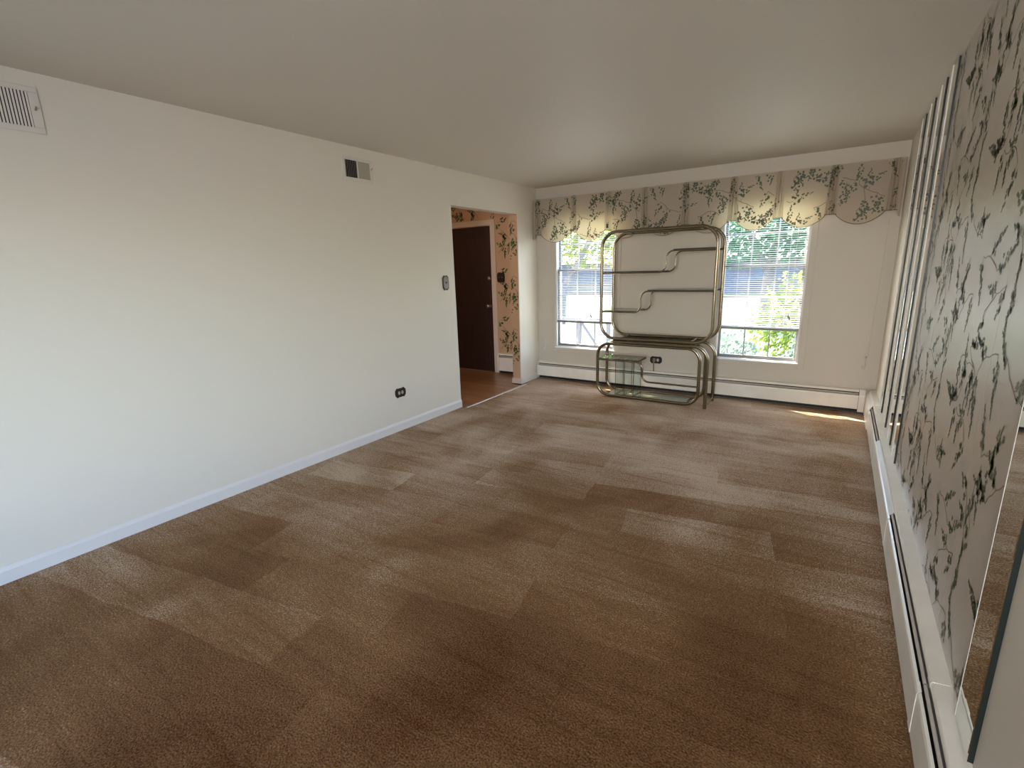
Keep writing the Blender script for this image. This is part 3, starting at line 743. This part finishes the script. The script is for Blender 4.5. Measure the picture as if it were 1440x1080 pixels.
# outlet on the white wall
ou = thing('wall_outlet', 'dark ornate outlet plate low on the long white wall', 'outlet', (0, 3.112, 0.363))
q = MB(); on_left(q, outline_plate(0.125, 0.092, 0.020), 3.112, 0.363, 0.0, 0.007, M['black']); wbuild(q, 'face_plate', ou)
def oval(w_, h, n=14): return [(w_/2*cos(2*pi*i/n), h/2*sin(2*pi*i/n)) for i in range(n)]
for dy in (-0.020, 0.020):
    q = MB(); on_left(q, oval(0.026, 0.034), 3.112+dy, 0.363, 0.007, 0.0095, M['ivory']); rc = wbuild(q, 'receptacle', ou)
    q = MB()
    for dz in (-0.006, 0.006): q.box((0.0095, 3.112+dy-0.004, 0.363+dz-0.0012), (0.0098, 3.112+dy+0.004, 0.363+dz+0.0012), M['black'])
    wbuild(q, 'slot', rc)
# outlet on the far wall behind the base
ou2 = thing('wall_outlet', 'dark ornate outlet plate low on the cream wall behind the glass shelves', 'outlet', (1.61, L, 0.364))
q = MB(); q.prism([(1.61+u, 0.364+v) for u, v in outline_plate(0.136, 0.088, 0.020)], L-0.007, L, 'y', M['black']); wbuild(q, 'face_plate', ou2)
q = MB(); q.prism([(1.632+u, 0.364+v) for u, v in oval(0.030, 0.036)], L-0.0095, L-0.007, 'y', M['ivory']); wbuild(q, 'receptacle', ou2)
pc = thing('power_cord', 'short brown cord plugged into the outlet behind the glass shelves', 'cord', (1.592, L, 0.26))
q = MB(); q.box((1.577, L-0.034, 0.345), (1.607, L-0.0075, 0.385), M['cord']); wbuild(q, 'plug', pc, None, 0.005)
q = MB(); q.tube(fillet([(1.592, L-0.030, 0.350), (1.598, L-0.050, 0.330), (1.600, L-0.054, 0.26), (1.602, L-0.052, 0.237)], 0.02, False, 5), 0.0075, M['cord'], 8); wbuild(q, 'cable', pc)
# entry switch
es = thing('light_switch', 'dark double switch plate on the peach ivy wallpaper by the front door', 'switch', (-0.582, L, 1.350))
q = MB(); q.prism([(-0.582+u, 1.350+v) for u, v in outline_plate(0.122, 0.142, 0.022)], L-0.007, L-0.001, 'y', M['black']); wbuild(q, 'face_plate', es)
for dx in (-0.023, 0.023):
    q = MB(); q.prism([(L-0.007, 1.343), (L-0.021, 1.352), (L-0.021, 1.358), (L-0.007, 1.358)], -0.582+dx-0.006, -0.582+dx+0.006, 'x', M['pewter']); wbuild(q, 'toggle', es)
# cord tension hooks
def hook(x, z, s, label, m):
    r = thing('cord_hook', label, 'hook', (x, L, z))
    q = MB(); q.lathe([(0.012*s, 0), (0.012*s, 0.006), (0.005*s, 0.010), (0.0045*s, 0.026)], (x, L, z+0.045*s), (0, -1, 0), m, 10); wbuild(q, 'mount', r)
    q = MB(); q.tube(fillet([(x, L-0.024, z+0.045*s), (x+0.002, L-0.026, z-0.035*s), (x-0.004, L-0.028, z-0.060*s), (x-0.018*s, L-0.030, z-0.062*s), (x-0.022*s, L-0.030, z-0.035*s)], 0.012*s, False, 5), 0.0045*s, m, 8); wbuild(q, 'hook_arm', r)
    q = MB(); q.tube(fillet([(x-0.012*s, L-0.022, z+0.050*s), (x-0.010*s, L-0.022, z+0.085*s), (x+0.012*s, L-0.022, z+0.085*s), (x+0.014*s, L-0.022, z+0.055*s)], 0.01*s, False, 5), 0.0035*s, m, 8); wbuild(q, 'loop', r)
    return r
hook(0.122, 0.455, 0.85, 'small white cord hook on the cream wall beside the doorway corner', M['vinyl'])
hook(3.618, 0.500, 1.0, 'small clear cord hook on the cream wall beside the mirror strips', M['clear_hook'])
q = MB(); q.tube([(3.630, L-0.004, 0.56), (3.642, L-0.004, 1.2), (3.650, L-0.004, 1.80)], 0.0016, M['far_wall'], 5)
tag(wbuild(q, 'traverse_cord'), 'thin pale cord running up the cream wall above the clear hook', 'cord')

# wall vents
def vent(y0, y1, z0, z1, opens, label, lever_y, lever_z, banks):
    r = thing('wall_vent', label, 'vent', (0, (y0+y1)/2, z0))
    q = MB(); hz0, hz1 = z0+0.026, z1-0.024
    u = y0
    for a, b in opens: q.box((0.0005, u, hz0), (0.008, a, hz1), M['vent_paint']); u = b
    q.box((0.0005, u, hz0), (0.008, y1, hz1), M['vent_paint'])
    q.box((0.0005, y0, z0), (0.008, y1, hz0), M['vent_paint']); q.box((0.0005, y0, hz1), (0.008, y1, z1), M['vent_paint'])
    wbuild(q, 'vent_frame', r, None, 0.003)
    for (a, b), (ang, n) in zip(opens, banks):
        q = MB(); q.box((0.0004, a, hz0), (0.0012, b, hz1), M['vent_dark']); wbuild(q, 'backing', r)
        for k in range(n):
            yc = a+(b-a)*(k+0.5)/n; dy = 0.5*(b-a)/n*(0.54 if n > 20 else 1.5)*sin(ang); dx = 0.0028*cos(ang)
            q = MB(); t = 0.0007
            q.prism([(0.0045-dx, yc-dy-t), (0.0045-dx, yc-dy+t), (0.0045+dx, yc+dy+t), (0.0045+dx, yc+dy-t)], hz0, hz1, 'z', M['vent_paint'] if n > 20 else M['vent_slat']); wbuild(q, 'slat', r)
    q = MB(); q.prism([(0.006, lever_z-0.004), (0.030, lever_z+0.008), (0.030, lever_z+0.013), (0.006, lever_z+0.004)], lever_y-0.003, lever_y+0.003, 'y', M['vent_slat']); wbuild(q, 'lever', r)
    return r
vent(0.54, 0.940, 2.165, 2.372, [(0.575, 0.902)], 'wide cream wall vent with vertical slats, highest near the camera', 0.917, 2.27, [(1.35, 26)])
vent(2.700, 3.005, 2.180, 2.358, [(2.730, 2.847), (2.856, 2.975)], 'two-part cream wall vent with one dark opening, near the ceiling', 2.985, 2.285, [(-0.10, 7), (1.2, 9)])

# side window behind the camera: plain frame
mb = MB()
for a, b in (((W, -1.9, 0.5), (W+0.1, -1.85, 2.2)), ((W, -0.25, 0.5), (W+0.1, -0.2, 2.2)), ((W, -1.85, 0.5), (W+0.1, -0.25, 0.55)), ((W, -1.85, 2.15), (W+0.1, -0.25, 2.2))):
    mb.box(a, b, M['vinyl'])
struct(wbuild(mb, 'window_3'))
mb = MB()
for a, b in (((2.75, YB-0.1, 0.9), (2.8, YB, 2.2)), ((3.6, YB-0.1, 0.9), (3.65, YB, 2.2)), ((2.8, YB-0.1, 0.9), (3.6, YB, 0.95)), ((2.8, YB-0.1, 2.15), (3.6, YB, 2.2))):
    mb.box(a, b, M['vinyl'])
struct(wbuild(mb, 'window_4'))  # frame made up around the rear fill light

# ================================================================== OUTSIDE
GZ = -0.45
def ground(name, pts, z, m, label):
    q = MB(); q.prism([(a, b) for a, b in pts], z-0.05, z, 'z', m); return struct(wbuild(q, name), label)
ground('lawn', [(-60, 5.95), (40, 5.95), (40, 90), (-60, 90)], GZ, M['grass'], 'front lawn')
ground('path', [(-8, 8.6), (0.9, 8.6), (0.4, 14.5), (-9, 15.5)], GZ+0.02, M['concrete'], 'pale concrete driveway')
ground('bounce_slab', [(-2.5, 5.86), (4.5, 5.86), (4.5, 8.55), (-2.5, 8.55)], GZ+0.015, M['concrete'], 'unseen pale concrete slab added to bounce sunlight indoors')  # below the sight line, added as a reflector toward the ceiling
ground('street', [(-60, 24), (40, 21), (40, 28), (-60, 31)], GZ+0.015, M['asphalt'], 'street')

def leaf_cloud(mb, blobs, n, size, m, seed):
    rg = random.Random(seed)
    for c, r in blobs:
        c = Vector(c); k = int(n*r[0]*r[2])
        for _ in range(k):
            d = Vector((rg.gauss(0, 1), rg.gauss(0, 1), rg.gauss(0, 1))).normalized()*(rg.random()**0.4)
            p = c+Vector((d.x*r[0], d.y*r[1], d.z*r[2]))
            a = Vector((rg.gauss(0, 1), rg.gauss(0, 1), rg.gauss(0, 1))).normalized(); b = a.orthogonal().normalized()
            s = size*rg.uniform(0.6, 1.3); b2 = a.cross(b)
            mb.add([p-b*s, p+b2*s*0.55, p+b*s, p-b2*s*0.55], [(0, 1, 2, 3)], m)
    return mb
def tree(label, x, y, trunk, blobs, m, n, size, seed):
    r = thing('tree', label, 'tree', (x, y, GZ), 'trees seen through the windows')
    q = MB()
    for pts, rad in trunk: q.tube([(x+a, y+b, GZ+c) for a, b, c in pts], rad, M['bark'], 8)
    wbuild(q, 'trunk', r)
    q = MB(); leaf_cloud(q, [((x+c[0], y+c[1], GZ+c[2]), rr) for c, rr in blobs], n, size, m, seed); stuff(wbuild(q, 'foliage', r))
tree('yellow-green shade tree with leaning trunk, through the window behind the shelf unit', -4.6, 15.0,
     [([(0, 0, 0), (0.1, 0, 1.2), (-0.5, 0, 2.4), (-1.0, 0, 3.3)], [0.20, 0.16, 0.13, 0.10]), ([(0.1, 0, 1.2), (0.9, 0, 2.4), (1.4, 0, 3.4)], [0.12, 0.09, 0.07])],
     [((-1.6, 0, 2.35), (1.6, 1.3, 0.75)), ((0.6, 0.4, 2.65), (1.5, 1.3, 0.85)), ((-0.2, 0, 3.6), (2.4, 1.6, 1.1)), ((1.9, 0.6, 2.8), (1.0, 1.1, 1.1)), ((-3.2, 0, 2.2), (0.7, 0.8, 0.7)), ((0, 0, 4.8), (1.8, 1.4, 0.9))], M['leaf_maple'], 520, 0.10, 5)
tree('blue-green leafy tree, through the window beside the mirror strips', 1.5, 16.5,
     [([(0, 0, 0), (0.05, 0, 1.6), (0.3, 0, 3.2)], [0.17, 0.13, 0.10]), ([(0.05, 0, 1.6), (-0.7, 0, 3.0)], [0.11, 0.07])],
     [((-0.9, 0, 2.5), (1.7, 1.3, 0.8)), ((1.0, 0.3, 2.55), (1.9, 1.4, 0.85)), ((0.2, 0.2, 3.6), (2.5, 1.6, 1.1)), ((-2.2, 0.5, 3.0), (1.0, 1.1, 1.1)), ((2.8, 0.5, 2.5), (1.2, 1, 0.8)), ((0.2, 0, 4.8), (1.8, 1.4, 0.9))], M['leaf_teal'], 620, 0.10, 8)
for k, (tx, tl) in enumerate(((-25, 'far street tree behind the blue-grey house, its outer side'), (-15.5, 'far street tree standing between the two houses across the street'), (-6.5, 'far street tree above the plum-grey house roof'), (2.5, 'far street tree past the end of the plum-grey house'))):
    tree(tl, tx, 45, [([(0, 0, 0), (0, 0, 3.5)], [0.35, 0.2])], [((0, 0, 5.2), (4.2, 2.5, 2.9)), ((1.2, 0, 8.0), (3.0, 2, 2.2))], M['leaf_teal'], 70, 0.26, 30+k)
def bush(label, x, y, z_top, rx, ry, m, seed, n=1500, size=0.035, group='shrubs outside the windows'):
    r = thing('shrub', label, 'shrub', (x, y, GZ), group)
    q = MB()
    for k in range(5):
        a = k*1.26; q.tube([(x, y, GZ), (x+cos(a)*rx*0.4, y+sin(a)*ry*0.4, GZ+(z_top-GZ)*0.7)], [0.014, 0.006], M['bark'], 5)
    wbuild(q, 'stem', r)
    q = MB(); hz = (z_top-GZ)/2
    leaf_cloud(q, [((x, y, GZ+hz), (rx, ry, hz)), ((x-rx*0.45, y, GZ+hz*0.8), (rx*0.6, ry*0.8, hz*0.8)), ((x+rx*0.45, y, GZ+hz*0.85), (rx*0.6, ry*0.8, hz*0.85))], n, size, m, seed); stuff(wbuild(q, 'foliage', r))
bush('big yellow-green rounded shrub seen through the slats beside the mirror strips', 3.05, 9.6, 1.42, 0.95, 0.8, M['leaf_lime'], 21, 1700, 0.05)
bush('low grey-green shrub under the window beside the mirror strips', 2.22, 7.2, 0.62, 0.34, 0.36, M['leaf_gray'], 22, 3800, 0.028)
bush('low pale shrub under the bare-wall end of that window', 3.12, 7.3, 0.66, 0.36, 0.36, M['leaf_gray'], 23, 3800, 0.028)
bush('small low shrub by the driveway railing', 0.35, 7.6, 0.30, 0.40, 0.35, M['leaf_gray'], 24, 3400, 0.028)

def house(label, x0, x1, y, h, m, wins):
    r = thing('house', label, 'house', ((x0+x1)/2, y, GZ))
    q = MB(); q.box((x0, y, GZ), (x1, y+6, GZ+h), m); wbuild(q, 'house_wall', r)
    q = MB(); q.prism([(y-0.6, GZ+h), (y+6.6, GZ+h), (y+3, GZ+h+1.9)], x0-0.5, x1+0.5, 'x', M['roof']); wbuild(q, 'roof', r)
    for a, b, c, d in wins:
        q = MB(); q.box((a-0.08, y-0.05, GZ+c-0.08), (b+0.08, y, GZ+d+0.08), m); f = wbuild(q, 'house_window', r)
        q = MB(); q.box((a, y-0.07, GZ+c), (b, y-0.051, GZ+d), M['hpane']); wbuild(q, 'house_pane', f)
house('blue-grey single storey house across the street behind the yellow-green tree', -18, -7.2, 33, 2.1, M['siding'], [(-16, -14.5, 0.8, 1.7), (-12.5, -11, 0.8, 1.7), (-9.6, -8.4, 0.8, 1.7)])
house('plum-grey single storey house across the street behind the blue-green tree', -4.4, 3.2, 34, 2.1, M['siding_b'], [(-3.6, -2.4, 0.8, 1.7), (-1.2, 0.4, 0.8, 1.7)])

# wooden railing near the window behind the shelf unit
rl = thing('wooden_railing', 'grey wooden railing with a diagonal brace outside the window behind the shelf unit', 'railing', (-0.2, 8.0, GZ))
for x in (-1.05, -0.50, 0.05, 0.62):
    q = MB(); q.box((x-0.03, 7.97, GZ), (x+0.03, 8.03, GZ+0.98), M['fence_wood']); wbuild(q, 'railing_post', rl)
q = MB(); q.box((-1.2, 7.95, GZ+0.98), (0.75, 8.05, GZ+1.02), M['fence_wood']); wbuild(q, 'top_rail', rl)
q = MB(); q.tube([(-0.47, 8.0, GZ+0.95), (0.02, 8.0, GZ+0.30)], 0.025, M['fence_wood'], 6); wbuild(q, 'brace', rl)
